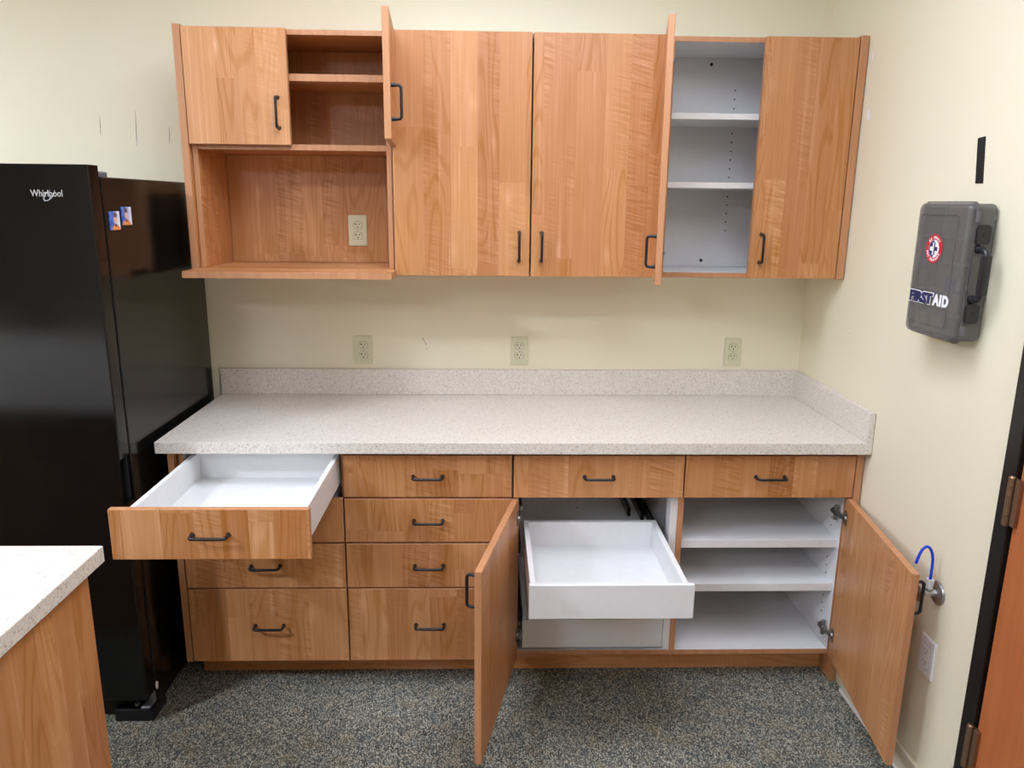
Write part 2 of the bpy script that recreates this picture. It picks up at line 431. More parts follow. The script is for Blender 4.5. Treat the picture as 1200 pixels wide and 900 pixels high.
# ceiling lights (outside the frame: the room's lamps)
def troffer(x, y, where, k, hx=.305, hy=.61):
    o = empty('ceiling_light', (x, y, 2.74), 'white recessed ceiling light '+where, 'ceiling light')
    bm = bmesh.new(); t = .03
    for (a, b, c, d) in ((-hx, hx, -hy, -hy+t), (-hx, hx, hy-t, hy), (-hx, -hx+t, -hy+t, hy-t), (hx-t, hx, -hy+t, hy-t)):
        box(bm, a, b, c, d, -.018, -.0005, .002)
    link('light_frame', bm, M['ceiling'], o)
    bm = bmesh.new(); box(bm, -hx+t+.001, hx-t-.001, -hy+t+.001, hy-t-.001, -.010, -.001)
    area = 4*(hx-t)*(hy-t)
    link('diffuser', bm, lens_mat(LIGHT*k*.638/area), o)
troffer(-1.75, -1.18, 'above the front of the cabinets, left of a pair', .36)
troffer(-1.00, -1.38, 'above the front of the cabinets, right of a pair', .56)
troffer(-4.04, -2.57, 'beyond the fridge, a small square one', 2.1, .17, .17)
troffer(-4.20, -1.00, 'to the left of the fridge', .80)
troffer(-0.60, -2.60, 'beside the orange door', .42)
troffer(-3.00, -4.50, 'at the back of the room', 1.80)

# ------------------------------------------------------------------ wall cabinets
UF, UC, UT, UB = -.325, -.3000, 2.211, 1.4165      # door face, carcass front, top, bottom
# --- wooden unit with open niche
O = (-1.9165, 0, UB)
u1 = empty('wall_cabinet', O, 'wooden wall cabinet with an open microwave niche and projecting shelf, one small door open', 'wall cabinet', 'wooden wall cabinets')
def P(*a, **k): return slab(*a, **k)
P('side_panel', -2.2505, -2.2325, UC, -.001, 1.4385, UT, u1, org=O)
P('side_panel', -1.6010, -1.5835, UC, -.001, 1.4385, UT, u1, org=O)
P('top_panel', -2.232, -1.6015, UC, -.001, 2.1945, UT, u1, 'wood_h', org=O)
P('bottom_panel', -2.232, -1.6015, UC, -.001, 1.8325, 1.8515, u1, 'wood_h', org=O)
P('shelf', -2.232, -1.6015, -.292, -.014, 2.053, 2.076, u1, 'wood_h', org=O)
P('back_panel', -2.232, -1.6015, -.013, -.001, 1.852, 2.194, u1, org=O)
P('back_panel', -2.232, -1.6015, -.013, -.001, 1.4385, 1.832, u1, org=O)
bm = bmesh.new()
prism(bm, [(-2.2510, -.001), (-2.2510, -.325), (-2.258, -.325), (-2.258, -.458), (-1.5735, -.458), (-1.5735, -.3275), (-1.5835, -.3275), (-1.5835, -.001)], 2, 1.4165, 1.4382)
bm.normal_update()
for f in bm.faces: f.material_index = 0 if abs(f.normal.z) > .8 else 1
for v in bm.verts: v.co -= Vector(O)
ns = link('niche_shelf', bm, [M['wood_h'], M['edge']], u1); ns['label'] = 'projecting niche shelf'
P('end_panel', -2.2765, -2.2525, -.322, -.001, 1.4165, 2.218, u1, face='wood', org=O)
cab_door(u1, O, -2.2490, UF+.020, 1.8475, 2.2105, .3350, 'L', 0, 1.949)
cab_door(u1, O, -1.5845, UF+.020, 1.8475, 2.2105, .334, 'R', 94, 1.955, hinges=(2.10, 1.93))
# --- closed two-door unit
O = (-1.1185, 0, UB)
u2 = empty('wall_cabinet', O, 'tall wooden wall cabinet with both doors shut, in the middle of the upper row', 'wall cabinet', 'wooden wall cabinets')
P('side_panel', -1.5815, -1.5640, UC, -.001, UB, UT, u2, 'white', org=O)
P('side_panel', -.6735, -.6560, UC, -.001, UB, UT, u2, 'white', org=O)
P('top_panel', -1.5635, -.674, UC, -.001, 2.1945, UT, u2, 'white', org=O)
P('bottom_panel', -1.5635, -.674, UC, -.001, UB, 1.4345, u2, 'wood_h', org=O)
P('back_panel', -1.5635, -.674, -.013, -.001, 1.435, 2.194, u2, 'white', org=O)
cab_door(u2, O, -1.5770, UF+.020, 1.4185, 2.2105, .4645, 'L', 0, 1.520)
cab_door(u2, O, -.6570, UF+.020, 1.4185, 2.2105, .4500, 'R', 0, 1.520)
# --- right-hand unit, one door open on white shelves
O = (-.341, 0, UB)
u3 = empty('wall_cabinet', O, 'wooden wall cabinet against the right wall, one door open on white shelves', 'wall cabinet', 'wooden wall cabinets')
P('side_panel', -.6545, -.6370, UC, -.001, UB, UT, u3, 'white', org=O)
P('side_panel', -.0450, -.0275, UC, -.001, UB, UT, u3, 'white', org=O)
P('top_panel', -.6365, -.0455, UC, -.001, 2.1945, UT, u3, 'white', org=O)
P('bottom_panel', -.6365, -.0455, UC, -.001, UB, 1.4345, u3, 'white', org=O)
P('back_panel', -.6365, -.0455, -.016, -.001, 1.435, 2.194, u3, 'white', 'white_edge', org=O)
for z in (1.952, 1.7245):
    P('shelf', -.636, -.046, -.285, -.017, z, z+.020, u3, 'white', 'white_edge', org=O)
P('filler_strip', -.0255, WX-.004, -.322, -.001, UB, 2.218, u3, org=O)
bm = bmesh.new()
zs = [2.083-.0318*k for k in range(3)]+[1.93-.0318*k for k in range(6)]+[1.70-.0318*k for k in range(5)]
bm.free()
def hole(parent, org, p, d, r):
    b = bmesh.new(); d = Vector(d)*.0018; cyl(b, -d*.3, d, r, n=10)
    link('peg_hole', b, M['slot'], parent, Vector(p)-Vector(org))['label'] = 'dark peg hole'
for z in zs: hole(u3, O, (-.341, -.016, z), (0, -1, 0), .0028)
for (x, z) in ((-.436, 2.172), (-.427, 1.458)): hole(u3, O, (x, -.016, z), (0, -1, 0), .0062)
cab_door(u3, O, -.6515, UC+.001, 1.4185, 2.2105, .309, 'L', 100.8, 1.522, hinges=(2.135, 1.50))
cab_door(u3, O, -.0300, UF+.020, 1.4185, 2.2105, .311, 'R', 0, 1.522)

# ------------------------------------------------------------------ base cabinets
BF, BC = -.619, -.5925
ZR = ((.7140, .859), (.5530, .7080), (.3870, .5470), (.108, .3810))
O = (-1.73, 0, 0)
b1 = empty('base_cabinet', O, 'wooden base cabinet with eight drawers in two columns beside the black fridge', 'base cabinet', 'wooden base cabinets')
P('end_panel', -2.2935, -2.2725, BF, -.002, .106, .8755, b1, org=O)
P('side_panel', -2.2715, -2.2540, BC, -.002, .106, .8755, b1, 'white', org=O)
P('side_panel', -1.7400, -1.7220, BC, -.016, .126, .8755, b1, 'white', org=O)
P('side_panel', -1.1880, -1.1705, BC, -.002, .106, .8755, b1, 'white', org=O)
P('bottom_panel', -2.2535, -1.1885, BC, -.002, .106, .1255, b1, 'white', org=O)
P('back_panel', -2.2535, -1.1885, -.015, -.002, .126, .8755, b1, 'white', org=O)
P('toe_kick', -2.280, -1.1705, -.512, -.497, .0005, .1055, b1, 'wood_h', org=O)
for r, (z0, z1) in enumerate(ZR):
    if r == 0: drawer(b1, O, -2.2680, -1.7335, z0, z1, BF, .453, box_z=(.750-.786, .850-.786), depth=.508)
    else: drawer(b1, O, -2.2680, -1.7335, z0, z1, BF)
    drawer(b1, O, -1.7280, -1.1740, z0, z1, BF)
O = (-.585, 0, 0)
b2 = empty('base_cabinet', O, 'wooden base cabinet with two wide open doors showing a pull-out tray and white shelves', 'base cabinet', 'wooden base cabinets')
P('side_panel', -1.1685, -1.1505, BC, -.002, .106, .8755, b2, 'white', org=O)
P('side_panel', -.6075, -.5870, BC, -.016, .126, .8755, b2, 'white', org=O)
P('side_panel', -.0370, -.0230, BC, -.002, .106, .8755, b2, 'white', org=O)
P('filler_strip', -.0215, WX-.004, BF, -.002, .106, .8755, b2, org=O)
P('bottom_panel', -1.150, -.0375, BC, -.002, .106, .1255, b2, 'white', org=O)
P('back_panel', -1.150, -.6080, -.015, -.002, .126, .8755, b2, 'white', org=O)
P('back_panel', -.5865, -.0375, -.015, -.002, .126, .8755, b2, 'white', org=O)
P('toe_kick', -1.1700, -.0205, -.512, -.497, .0005, .1055, b2, 'wood_h', org=O)
P('toe_return', -.0200, WX-.004, -.600, -.4965, .0005, .1055, b2, org=O)
for z in (.512, .346): P('shelf', -.5865, -.0375, -.580, -.016, z, z+.029, b2, 'white', 'white_edge', org=O)
z0, z1 = ZR[0]
drawer(b2, O, -1.1670, -.6005, z0-.002, z1, BF); drawer(b2, O, -.5950, -.0250, z0-.002, z1, BF)
cab_door(b2, O, -1.1480, -.603, .108, .7065, .548, 'L', 102.6, .630, hinges=(.640, .205))
cab_door(b2, O, -.0365, -.603, .108, .7065, .556, 'R', 82.6, .620, hinges=(.640, .200))
# white spacer blocks behind the tray side, peg holes and slide rails
P('spacer_strip', -.632, -.6080, -.592, -.535, .127, .705, b2, 'white', 'white_edge', org=O)
P('spacer_strip', -.632, -.6080, -.10, -.05, .127, .705, b2, 'white', 'white_edge', org=O)
for z in (.524, .492, .460, .428): hole(b2, O, (-.88, -.015, z), (0, -1, 0), .0026)
for z in (.60, .57, .45, .418, .386, .30, .268, .236): hole(b2, O, (-.037, -.52, z), (-1, 0, 0), .0024)
for (xa, xb) in ((-.6340, -.6460), (-1.1500, -1.1380)):
    for z in (.490, .150):
        bm = bmesh.new(); c = (xa+xb)/2-O[0]; w = .005
        box(bm, c-w, c+w, -.575, -.06, z, z+.045, .002); box(bm, c-w*1.15, c+w*1.15, -.57, -.07, z+.017, z+.028, .001)
        s_ = link('slide', bm, M['dark_steel'], b2); s_['label'] = 'dark steel tray slide'
for (x, y0, y1, z) in ((-.700, -.02, -.22, .475), (-.655, -.02, -.26, .475), (-1.125, -.02, -.20, .475)):
    bm = bmesh.new(); box(bm, x-O[0]-.007, x-O[0]+.007, y0, y1, z, z+.035, .002)
    link('slide', bm, M['dark_steel'], b2)['label'] = 'dark steel tray slide'

def tray(x0, x1, fx0, fx1, yf, yb, z0, z1, label):
    c = Vector(((x0+x1)/2, yf, z0)); b = bmesh.new(); q = .017
    X = lambda v: v-c.x
    box(b, X(x0), X(x0)+q, .017, yb-yf, 0, z1-z0, .001); box(b, X(x1)-q, X(x1), .017, yb-yf, 0, z1-z0, .001)
    box(b, X(x0)+q, X(x1)-q, yb-yf-q, yb-yf, 0, z1-z0, .001)
    box(b, X(x0)+q, X(x1)-q, .0165, yb-yf-q, .012, .019)
    o = link('pull_out_tray', b, M['white'], b2, c-Vector(O)); o['label'] = label
    b = bmesh.new(); box(b, X(fx0), X(fx1), 0, .0165, 0, z1-z0, .0015)
    link('tray_front', b, [M['white']], o)
    return o
tray(-1.127, -.6570, -1.130, -.6400, -.970, -.494, .4685, .5785, 'white pull-out tray slid forward')
tray(-1.127, -.6440, -1.130, -.6335, -.592, -.10, .136, .246, 'white pull-out tray pushed in')

# ------------------------------------------------------------------ worktop
W0, W1, WD = -2.315, WX-.002, -.656
o = empty('worktop', (-1.155, 0, .876), 'long speckled beige laminate worktop with an upstand on the wooden base cabinets', 'worktop')
def wt(name, x0, x1, y0, y1, z0, z1, bev):
    bm = bmesh.new(); box(bm, x0+1.155, x1+1.155, y0, y1, z0-.876, z1-.876, bev, seg=2)
    return link(name, bm, M['counter'], o)
wt('counter_slab', W0, W1, WD, -.001, .8762, .9144, .0015)
wt('backsplash', W0, W1, -.020, -.001, .9148, 1.0175, .0012)
wt('side_splash', W1-.019, W1, WD+.001, -.0205, .9148, 1.0175, .0012)

# ------------------------------------------------------------------ kitchen island (corner in view)
o = empty('kitchen_island', (-3.1, -2.2, 0), 'wooden island with a speckled worktop whose corner fills the lower left of the photo', 'island')
def isl(name, x0, x1, y0, y1, z0, z1, m, bev=.0015):
    bm = bmesh.new(); box(bm, x0+3.1, x1+3.1, y0+2.2, y1+2.2, z0, z1, bev)
    return link(name, bm, m, o)
isl('island_top', -4.2, -2.108, -3.1, -1.411, .8762, .9144, M['counter'])
isl('side_panel', -2.152, -2.132, -3.06, -1.443, .002, .876, M['wood'])
isl('back_panel', -4.15, -2.1525, -1.463, -1.443, .002, .876, M['wood'])
isl('side_panel', -4.17, -4.1505, -3.06, -1.443, .002, .876, M['wood'])
isl('front_panel', -4.15, -2.1525, -3.06, -3.04, .002, .876, M['wood'])

# ------------------------------------------------------------------ refrigerator
FX0, FX1 = -3.092, -2.342
o = empty('refrigerator', (-2.717, -.42, 0), 'tall glossy black refrigerator at the left of the cabinets', 'refrigerator')
FO = Vector((-2.717, -.42, 0))
def fr_(name, bm, m, **k): 
    for v in bm.verts: v.co -= FO
    return link(name, bm, m, o, **k)
bm = bmesh.new(); box(bm, FX0, FX1, -.757, -.03, .035, 1.727, .004, seg=2); fr_('body', bm, M['fridge_side'])
def fdoor(z0, z1, name):
    bm = bmesh.new()
    pr = [(FX0+.001, -.7665), (FX1-.001, -.7665)]
    # outline in x-y with softly rounded front corners
    r = .007
    pts = [(FX1-.001, -.7665), (FX0+.001, -.7665)]
    pts += [(FX0+.001+r-r*math.cos(a), -.821+r-r*math.sin(a)) for a in [PI/2*i/5 for i in range(6)]]
    pts += [(FX1-.001-r+r*math.sin(a), -.821+r-r*math.cos(a)) for a in [PI/2*i/5 for i in range(6)]]
    prism(bm, pts, 2, z0, z1)
    return fr_(name, bm, M['fridge_front'], smooth=True)
upper = fdoor(.912, 1.757, 'fridge_door')
fdoor(.100, .770, 'freezer_drawer')
bm = bmesh.new(); prism(bm, [(FX0+.002, -.8208), (FX1-.008, -.8208), (FX1-.020, -.805), (FX1-.020, -.7665), (FX0+.002, -.7665)], 2, .7701, .9119); fr_('pocket_handle', bm, M['fridge_front'])
bm = bmesh.new(); box(bm, FX0+.012, FX1-.012, -.7660, -.7575, .12, 1.745, 0); fr_('door_gasket', bm, M['gap'])
bm = bmesh.new()
box(bm, FX1-.09, FX1-.008, -.790, -.700, 1.7275, 1.7315, .001); cyl(bm, (FX1-.03, -.775, 1.7315), (FX1-.03, -.775, 1.7560), .010)
box(bm, FX1-.075, FX1-.012, -.745, -.69, 1.7315, 1.742, .003)
fr_('hinge_cover', bm, M['hinge_grey'])['label'] = 'grey hinge cover'
bm = bmesh.new(); box(bm, FX0+.05, FX1-.05, -.760, -.700, .004, .095, .004); fr_('base_grille', bm, M['fridge_trim'])
for xa, xb in ((FX1-.126, FX1-.001), (FX0+.001, FX0+.126)):
    bm = bmesh.new(); box(bm, xa, xb, -.792, -.690, .0005, .044, .004, seg=2); fr_('foot_cover', bm, M['fridge_trim'])
bm = bmesh.new(); box(bm, FX1-.035, FX1-.006, -.800, -.745, .052, .060, .001); box(bm, FX1-.022, FX1-.003, -.770, -.735, .052, .094, .002)
cyl(bm, (FX1-.05, -.797, .066), (FX1-.05, -.785, .066), .006, n=10)
fr_('hinge_bracket', bm, M['hinge_grey'])['label'] = 'small metal hinge bracket'
bm = bmesh.new(); cyl(bm, (FX1-.0005, -.752, .108), (FX1+.003, -.752, .108), .007, n=12)
bmesh.ops.scale(bm, vec=(1, 1, 2.0), space=Matrix.Translation((0, 0, -.108)), verts=bm.verts[:]); fr_('roller_tab', bm, M['plate_white'])['label'] = 'small white tab'

def text_mesh(body, size, offset=0.0, extrude=.0004, shear=0.0, spacing=1.0):
    cu = bpy.data.curves.new('lettering', 'FONT'); cu.body = body; cu.size = size; cu.offset = offset
    cu.extrude = extrude; cu.align_x = 'CENTER'; cu.align_y = 'CENTER'; cu.shear = shear; cu.space_character = spacing
    cu.resolution_u = 3
    ob = bpy.data.objects.new('lettering', cu); COL.objects.link(ob)
    dg = bpy.context.evaluated_depsgraph_get(); dg.update()
    me = bpy.data.meshes.new_from_object(ob.evaluated_get(dg))
    bpy.data.objects.remove(ob); bpy.data.curves.remove(cu)
    me.name = 'lettering'; return me
def lettering(body, size, m, parent, mat4, sx=1.0, fit=None, **k):
    me = text_mesh(body, size, **k)
    xs = [v.co.x for v in me.vertices]; ys = [v.co.y for v in me.vertices]
    cx, cy = (min(xs)+max(xs))/2, (min(ys)+max(ys))/2
    fx = fy = 1.0
    if fit: fx, fy = fit[0]/(max(xs)-min(xs)), fit[1]/(max(ys)-min(ys))
    for v in me.vertices: v.co = Vector(((v.co.x-cx)*fx, (v.co.y-cy)*fy, v.co.z))
    me.materials.clear(); me.materials.append(m)
    ob = bpy.data.objects.new('lettering', me); COL.objects.link(ob); ob.parent = parent; ob.matrix_local = mat4
    return ob
# lettering with its ring on the fridge door (door mesh is in the fridge's frame)
MF = Matrix.Translation(Vector((-2.462, -.8214, 1.677))-FO) @ Matrix.Rotation(PI/2, 4, 'X')
lt = lettering('Whirlpool', .03, M['logo'], upper, MF, fit=(.086, .024), offset=.0003); lt['label'] = 'silver name lettering'
bm = bmesh.new(); ring = []
for i in range(25):
    a = 2*PI*i/24*.86+.9
    px, pz = .020*math.cos(a), .0085*math.sin(a); c_, s_ = math.cos(.75), math.sin(.75)
    ring.append((-2.455+px*c_-pz*s_-FO.x, -.8218-FO.y, 1.6745+px*s_+pz*c_-FO.z))
tube(bm, ring, [.0004+.0009*math.sin(PI*i/24) for i in range(25)], 6)
link('swoosh_ring', bm, M['logo'], upper, smooth=True)['label'] = 'silver swoosh ring'

def magnet(y, z, m, tilt, label):
    bm = bmesh.new(); box(bm, 0, .003, -.0305, .0305, -.0265, .0265, .0006)
    ob = link('photo_magnet', bm, m, None, (FX1+.0002, y, z), (tilt, 0, 0))
    tag(ob, label, 'magnet', 'photo magnets on the fridge side')
magnet(-.7065, 1.605, M['photo_a'], 0, 'blue and orange photo magnet on the fridge side, nearer the door and lower')
magnet(-.6290, 1.617, M['photo_b'], 0, 'blue and orange photo magnet on the fridge side, farther back and higher')

# ------------------------------------------------------------------ outlets on the back wall
def duplex(loc, label):
    o = empty('electrical_outlet', loc, label, 'outlet', 'duplex outlets')
    bm = bmesh.new(); w, h = .070, .1143
    prism(bm, rrect(w, h, .004), 1, 0, -.004)
    prism(bm, rrect(w-.006, h-.006, .003), 1, -.004, -.0058)
    link('cover_plate', bm, M['ivory'], o)
    for s in (1, -1):
        bm = bmesh.new(); cz = s*.0195
        ov = [(.0172*math.cos(a), max(-.0138, min(.0138, .0172*math.sin(a)))+cz) for a in [2*PI*i/28 for i in range(28)]]
        prism(bm, [(x*1.07, (z-cz)*1.07+cz) for x, z in ov], 1, -.0058, -.0060, 1)
        prism(bm, ov, 1, -.0060, -.0078, 0)
        def slot(x, z, sx, sz): box(bm, x-sx, x+sx, -.0077, -.0083, z-sz, z+sz, 0, 2)
        slot(-.0066, cz+.0042, .0013, .0042); slot(-.0092, cz+.0042, .0026, .0012); slot(.0066, cz+.0042, .0013, .0036)
        prism(bm, oval(0, cz-.0070, .0026, .0028), 1, -.0077, -.0083, 2)
        link('receptacle', bm, [M['ivory'], M['scuff'], M['slot']], o)
    bm = bmesh.new(); cyl(bm, (0, -.0058, 0), (0, -.0068, 0), .0030, n=12); link('screw', bm, M['steel'], o)
    return o
duplex((-1.7500, -.0005, 1.0925), 'ivory outlet on the back wall below the open microwave niche')
duplex((-1.1300, -.0005, 1.0925), 'ivory outlet on the back wall below the shut middle wall cabinet')
duplex((-.2690, -.0005, 1.0925), 'ivory outlet on the back wall nearest the right-hand corner')
duplex((-1.7535, -.0135, 1.5590), 'ivory outlet on the wooden back of the microwave niche')
# white decora outlet on the right wall
o = empty('electrical_outlet', (WX-.0005, -1.0985, .4205), 'white square-faced outlet low on the right wall under the valve', 'outlet')
bm = bmesh.new(); prism(bm, rrect(.072, .117, .004), 0, 0, -.004); prism(bm, rrect(.066, .111, .003), 0, -.004, -.006); link('cover_plate', bm, M['plate_white'], o)
bm = bmesh.new(); prism(bm, rrect(.035, .068, .002), 0, -.006, -.0064, 1); prism(bm, rrect(.033, .066, .002), 0, -.0064, -.009, 0)
for s in (1, -1):
    for (y, z, a, b) in ((-.006, .004, .0008, .0034), (.006, .004, .0008, .0028), (0, -.006, .002, .002)):
        box(bm, -.0089, -.0094, y-a, y+a, s*.018+z-b, s*.018+z+b, 0, 1)
link('receptacle', bm, [M['plate_white'], M['scuff']], o)
for s in (1, -1):
    bm = bmesh.new(); cyl(bm, (-.006, 0, s*.048), (-.0068, 0, s*.048), .003, n=10); link('screw', bm, M['plate_white'], o)

# ------------------------------------------------------------------ shut-off valve with blue tube
VO = Vector((WX-.0005, -1.100, .621))
o = empty('shutoff_valve', VO, 'chrome shut-off valve with a bent blue tube on the right wall', 'valve')
bm = bmesh.new()
prof = [(0, .034), (-.002, .034), (-.006, .030), (-.009, .020), (-.010, .010)]
for (xa, ra), (xb, rb) in zip(prof, prof[1:]): cyl(bm, (xa, 0, 0), (xb, 0, 0), ra, rb, 28, cap=False)
link('escutcheon', bm, M['chrome'], o, smooth=True)
bm = bmesh.new()
cyl(bm, (-.009, 0, 0), (-.020, 0, 0), .0105, n=6); cyl(bm, (-.018, 0, 0), (-.040, 0, 0), .0085, n=16)
cyl(bm, (-.028, 0, 0), (-.028, 0, .016), .0075, n=14); cyl(bm, (-.040, 0, 0), (-.050, 0, 0), .006, n=12)
link('valve_body', bm, M['chrome'], o, smooth=True)
bm = bmesh.new()
pts = oval(0, 0, .016, .024, n=22); prism(bm, pts, 0, -.050, -.057); prism(bm, oval(0, 0, .006, .009, n=14), 0, -.057, -.060)
link('valve_handle', bm, M['chrome'], o, smooth=True)['label'] = 'oval chrome handle'
bm = bmesh.new()
cyl(bm, (-.028, 0, .0155), (-.028, 0, .026), .0100, n=16); cyl(bm, (-.028, 0, .026), (-.028, 0, .029), .0080, n=16); cyl(bm, (-.028, 0, .029), (-.028, 0, .042), .0105, n=16)
link('push_fitting', bm, M['fitting'], o, smooth=True)['label'] = 'off-white push fitting'
bm = bmesh.new()
cp = [(-.028, 0, .040), (-.0275, 0, .075), (-.029, .001, .105), (-.036, .002, .128), (-.047, .003, .138), (-.058, .004, .131), (-.066, .004, .113), (-.072, .004, .088)]
sm = []
for i in range(len(cp)-1):
    p0, p1, p2, p3 = [Vector(cp[max(0, min(len(cp)-1, i+k))]) for k in (-1, 0, 1, 2)]
    for j in range(6):
        q = j/6; sm.append(.5*((2*p1)+(p2-p0)*q+(2*p0-5*p1+4*p2-p3)*q*q+(3*p1-p0-3*p2+p3)*q**3))
sm.append(Vector(cp[-1])); tube(bm, sm, .0040, 12)
link('supply_tube', bm, M['blue_tube'], o, smooth=True)['label'] = 'blue plastic tube'

# ------------------------------------------------------------------ black strip on the wall
bm = bmesh.new(); pts = [(-.9845, 1.8425), (-1.0155, 1.8450), (-1.0320, 1.7290), (-1.0010, 1.7290)]
prism(bm, [(y+1.008, z-1.786) for y, z in pts], 0, 0, -.0015)
ob = link('adhesive_strip', bm, M['tape'], None, (WX-.0003, -1.008, 1.786)); tag(ob, 'short black adhesive strip on the right wall above the first aid kit', 'adhesive strip')

# ------------------------------------------------------------------ first aid kit
KO = Vector((WX-.001, -1.0045, 1.5055)); KW, KH = .231, .350
kit = empty('first_aid_kit', KO, 'smoky grey plastic first aid kit box hung on the right wall', 'first aid kit')
def kshell(xa, xb, ya, yb, za, zb, r, t, m, name, parent, open_back=True):
    """a rounded tray shape: outline in y-z, from x=xa (rim) to x=xb (face), wall thickness t"""
    bm = bmesh.new()
    rings = []
    w, h = yb-ya, zb-za; cy, cz = (ya+yb)/2, (za+zb)/2
    sg = 1 if xb > xa else -1
    e = .012
    for (x, ins) in ((xa, 0), (xb-sg*e, 0), (xb-sg*e*.45, e*.18), (xb-sg*e*.1, e*.55), (xb, e*1.1)):
        rings.append([bm.verts.new((x, y, z)) for y, z in rrect(w-2*ins, h-2*ins, max(.004, r-ins*.6), 6, cy, cz)])
    for (x, ins) in ((xb-sg*t, e*1.1), (xb-sg*(t+e*.6), t+.001), (xa, t)):
        rings.append([bm.verts.new((x, y, z)) for y, z in rrect(w-2*ins, h-2*ins, max(.003, r-ins*.6), 6, cy, cz)])
    n = len(rings[0])
    for k, (A, B) in enumerate(zip(rings, rings[1:])):
        if k == 4: continue
        for i in range(n): bm.faces.new((A[i], A[(i+1) % n], B[(i+1) % n], B[i]))
    bm.faces.new(rings[4]); bm.faces.new(rings[5][::-1])
    A, B = rings[-1], rings[0]
    for i in range(n): bm.faces.new((A[i], A[(i+1) % n], B[(i+1) % n], B[i]))
    return link(name, bm, m, parent, smooth=True)
tub = kshell(-.0575, -.001, -KW/2+.002, KW/2-.002, -KH/2+.002, KH/2-.002, .016, .003, M['smoke_base'], 'back_tub', kit)
lid = kshell(-.0585, -.0785, -KW/2, KW/2, -KH/2, KH/2, .018, .0025, M['smoke'], 'lid', kit)
# raised window on the lid, rim rib, side features (side facing -y)
bm = bmesh.new()
for (xa, xb) in ((-.055, -.0575), (-.0585, -.0610)):
    A = rrect(KW+.006, KH+.006, .020, 6); B = rrect(KW+.0004, KH+.0004, .018, 6)
    V = [[bm.verts.new((x, y, z)) for y, z in pp] for x, pp in ((xa, A), (xb, A), (xb, B), (xa, B))]
    n = len(A)
    for P_, Q_ in zip(V, V[1:]+V[:1]):
        for i in range(n): bm.faces.new((P_[i], P_[(i+1) % n], Q_[(i+1) % n], Q_[i]))
link('rim', bm, M['smoke_base'], kit, smooth=True)
bm = bmesh.new()
A = rrect(.176, .290, .010, 5, .010, 0); B = rrect(.172, .286, .009, 5, .010, 0); 
V = [[bm.verts.new((x, y, z)) for y, z in pp] for x, pp in ((-.0786, A), (-.0798, A), (-.0798, B), (-.0786, B))]
n = len(A)
for P_, Q_ in zip(V, V[1:]+V[:1]):
    for i in range(n): bm.faces.new((P_[i], P_[(i+1) % n], Q_[(i+1) % n], Q_[i]))
link('window_bead', bm, M['smoke_base'], lid, smooth=True)
YS = -KW/2
for zc in (.098, -.098):
    bm = bmesh.new()
    prism(bm, [(q[0]-.040, q[1]+zc) for q in rrect(.034, .048, .010, 4)], 1, YS-.0035, YS-.011)
    cyl(bm, (-.036, YS-.011, zc), (-.036, YS-.0135, zc), .006, n=12)
    link('latch', bm, M['kit_black'], kit, smooth=True)['label'] = 'black latch'
for zc in (.142, -.142):
    bm = bmesh.new(); cyl(bm, (-.055, YS-.004, zc-.013), (-.055, YS-.004, zc+.013), .0075, n=12)
    link('hinge_knuckle', bm, M['smoke_base'], kit, smooth=True)
bm = bmesh.new()
tube(bm, fillet([(-.042, YS-.001, .062), (-.042, YS-.036, .058), (-.042, YS-.036, -.058), (-.042, YS-.001, -.062)], .016, 5), .0075, 10)
box(bm, -.056, -.030, YS-.044, YS-.030, -.050, .050, .005, seg=2)
for s in (1, -1): cyl(bm, (-.042, YS-.0005, s*.062), (-.042, YS-.012, s*.062), .011, .009, 12)
link('carry_handle', bm, M['kit_black'], kit, smooth=True)['label'] = 'black carry handle'
# trays inside, seen dimly through the lid
bm = bmesh.new()
for z in (.165, .085, .02, -.055, -.115, -.160): box(bm, -.012, -.066, -KW/2+.012, KW/2-.012, z-.0015, z+.0015)
box(bm, -.006, -.012, -KW/2+.012, KW/2-.012, -.160, .165)
box(bm, -.012, -.062, -.002, .001, .02, .165)
link('inner_tray', bm, M['tray'], kit)
def packet(y0, y1, z0, z1, x, m, nm, label, group=None):
    bm = bmesh.new(); w, h = y1-y0, z1-z0
    vs = rrect(w, h, .004, 3)
    prism(bm, vs, 0, -.003, .003); 
    prism(bm, rrect(w*.8, h*.8, .006, 3), 0, .003, .0045); prism(bm, rrect(w*.8, h*.8, .006, 3), 0, -.0045, -.003)
    ob = link(nm, bm, m, None, KO+Vector((x, (y0+y1)/2, (z0+z1)/2))); tag(ob, label, 'packet', group)
packet(.030, .090, -.1583, -.118, -.060, M['tan'], 'dressing_packet', 'tan packet inside the first aid kit, bottom row towards the corner', 'packets in the first aid kit')
packet(-.040, .024, -.1583, -.118, -.060, M['tan'], 'dressing_packet', 'tan packet inside the first aid kit, bottom row towards the latch side', 'packets in the first aid kit')
packet(-.060, -.020, -.0533, -.015, -.055, M['packet_blue'], 'dressing_packet', 'small blue packet inside the first aid kit behind the lettering', 'packets in the first aid kit')
# emblem: red toothed ring, half navy disc, white cross
XF = -.0790
EM = empty('emblem', (0, 0, 0)); EM.parent = lid; EM['label'] = 'round red, white and navy emblem'
ec = Vector((0, .015, .056))
bm = bmesh.new(); R0 = .0365
pts = []
for i in range(72):
    a = 2*PI*i/72; r = R0*(1.05 if i % 4 in (0, 1) else .99); pts.append((ec.y+r*math.cos(a), ec.z+r*math.sin(a)))
prism(bm, pts, 0, XF+.0005, XF-.0004)
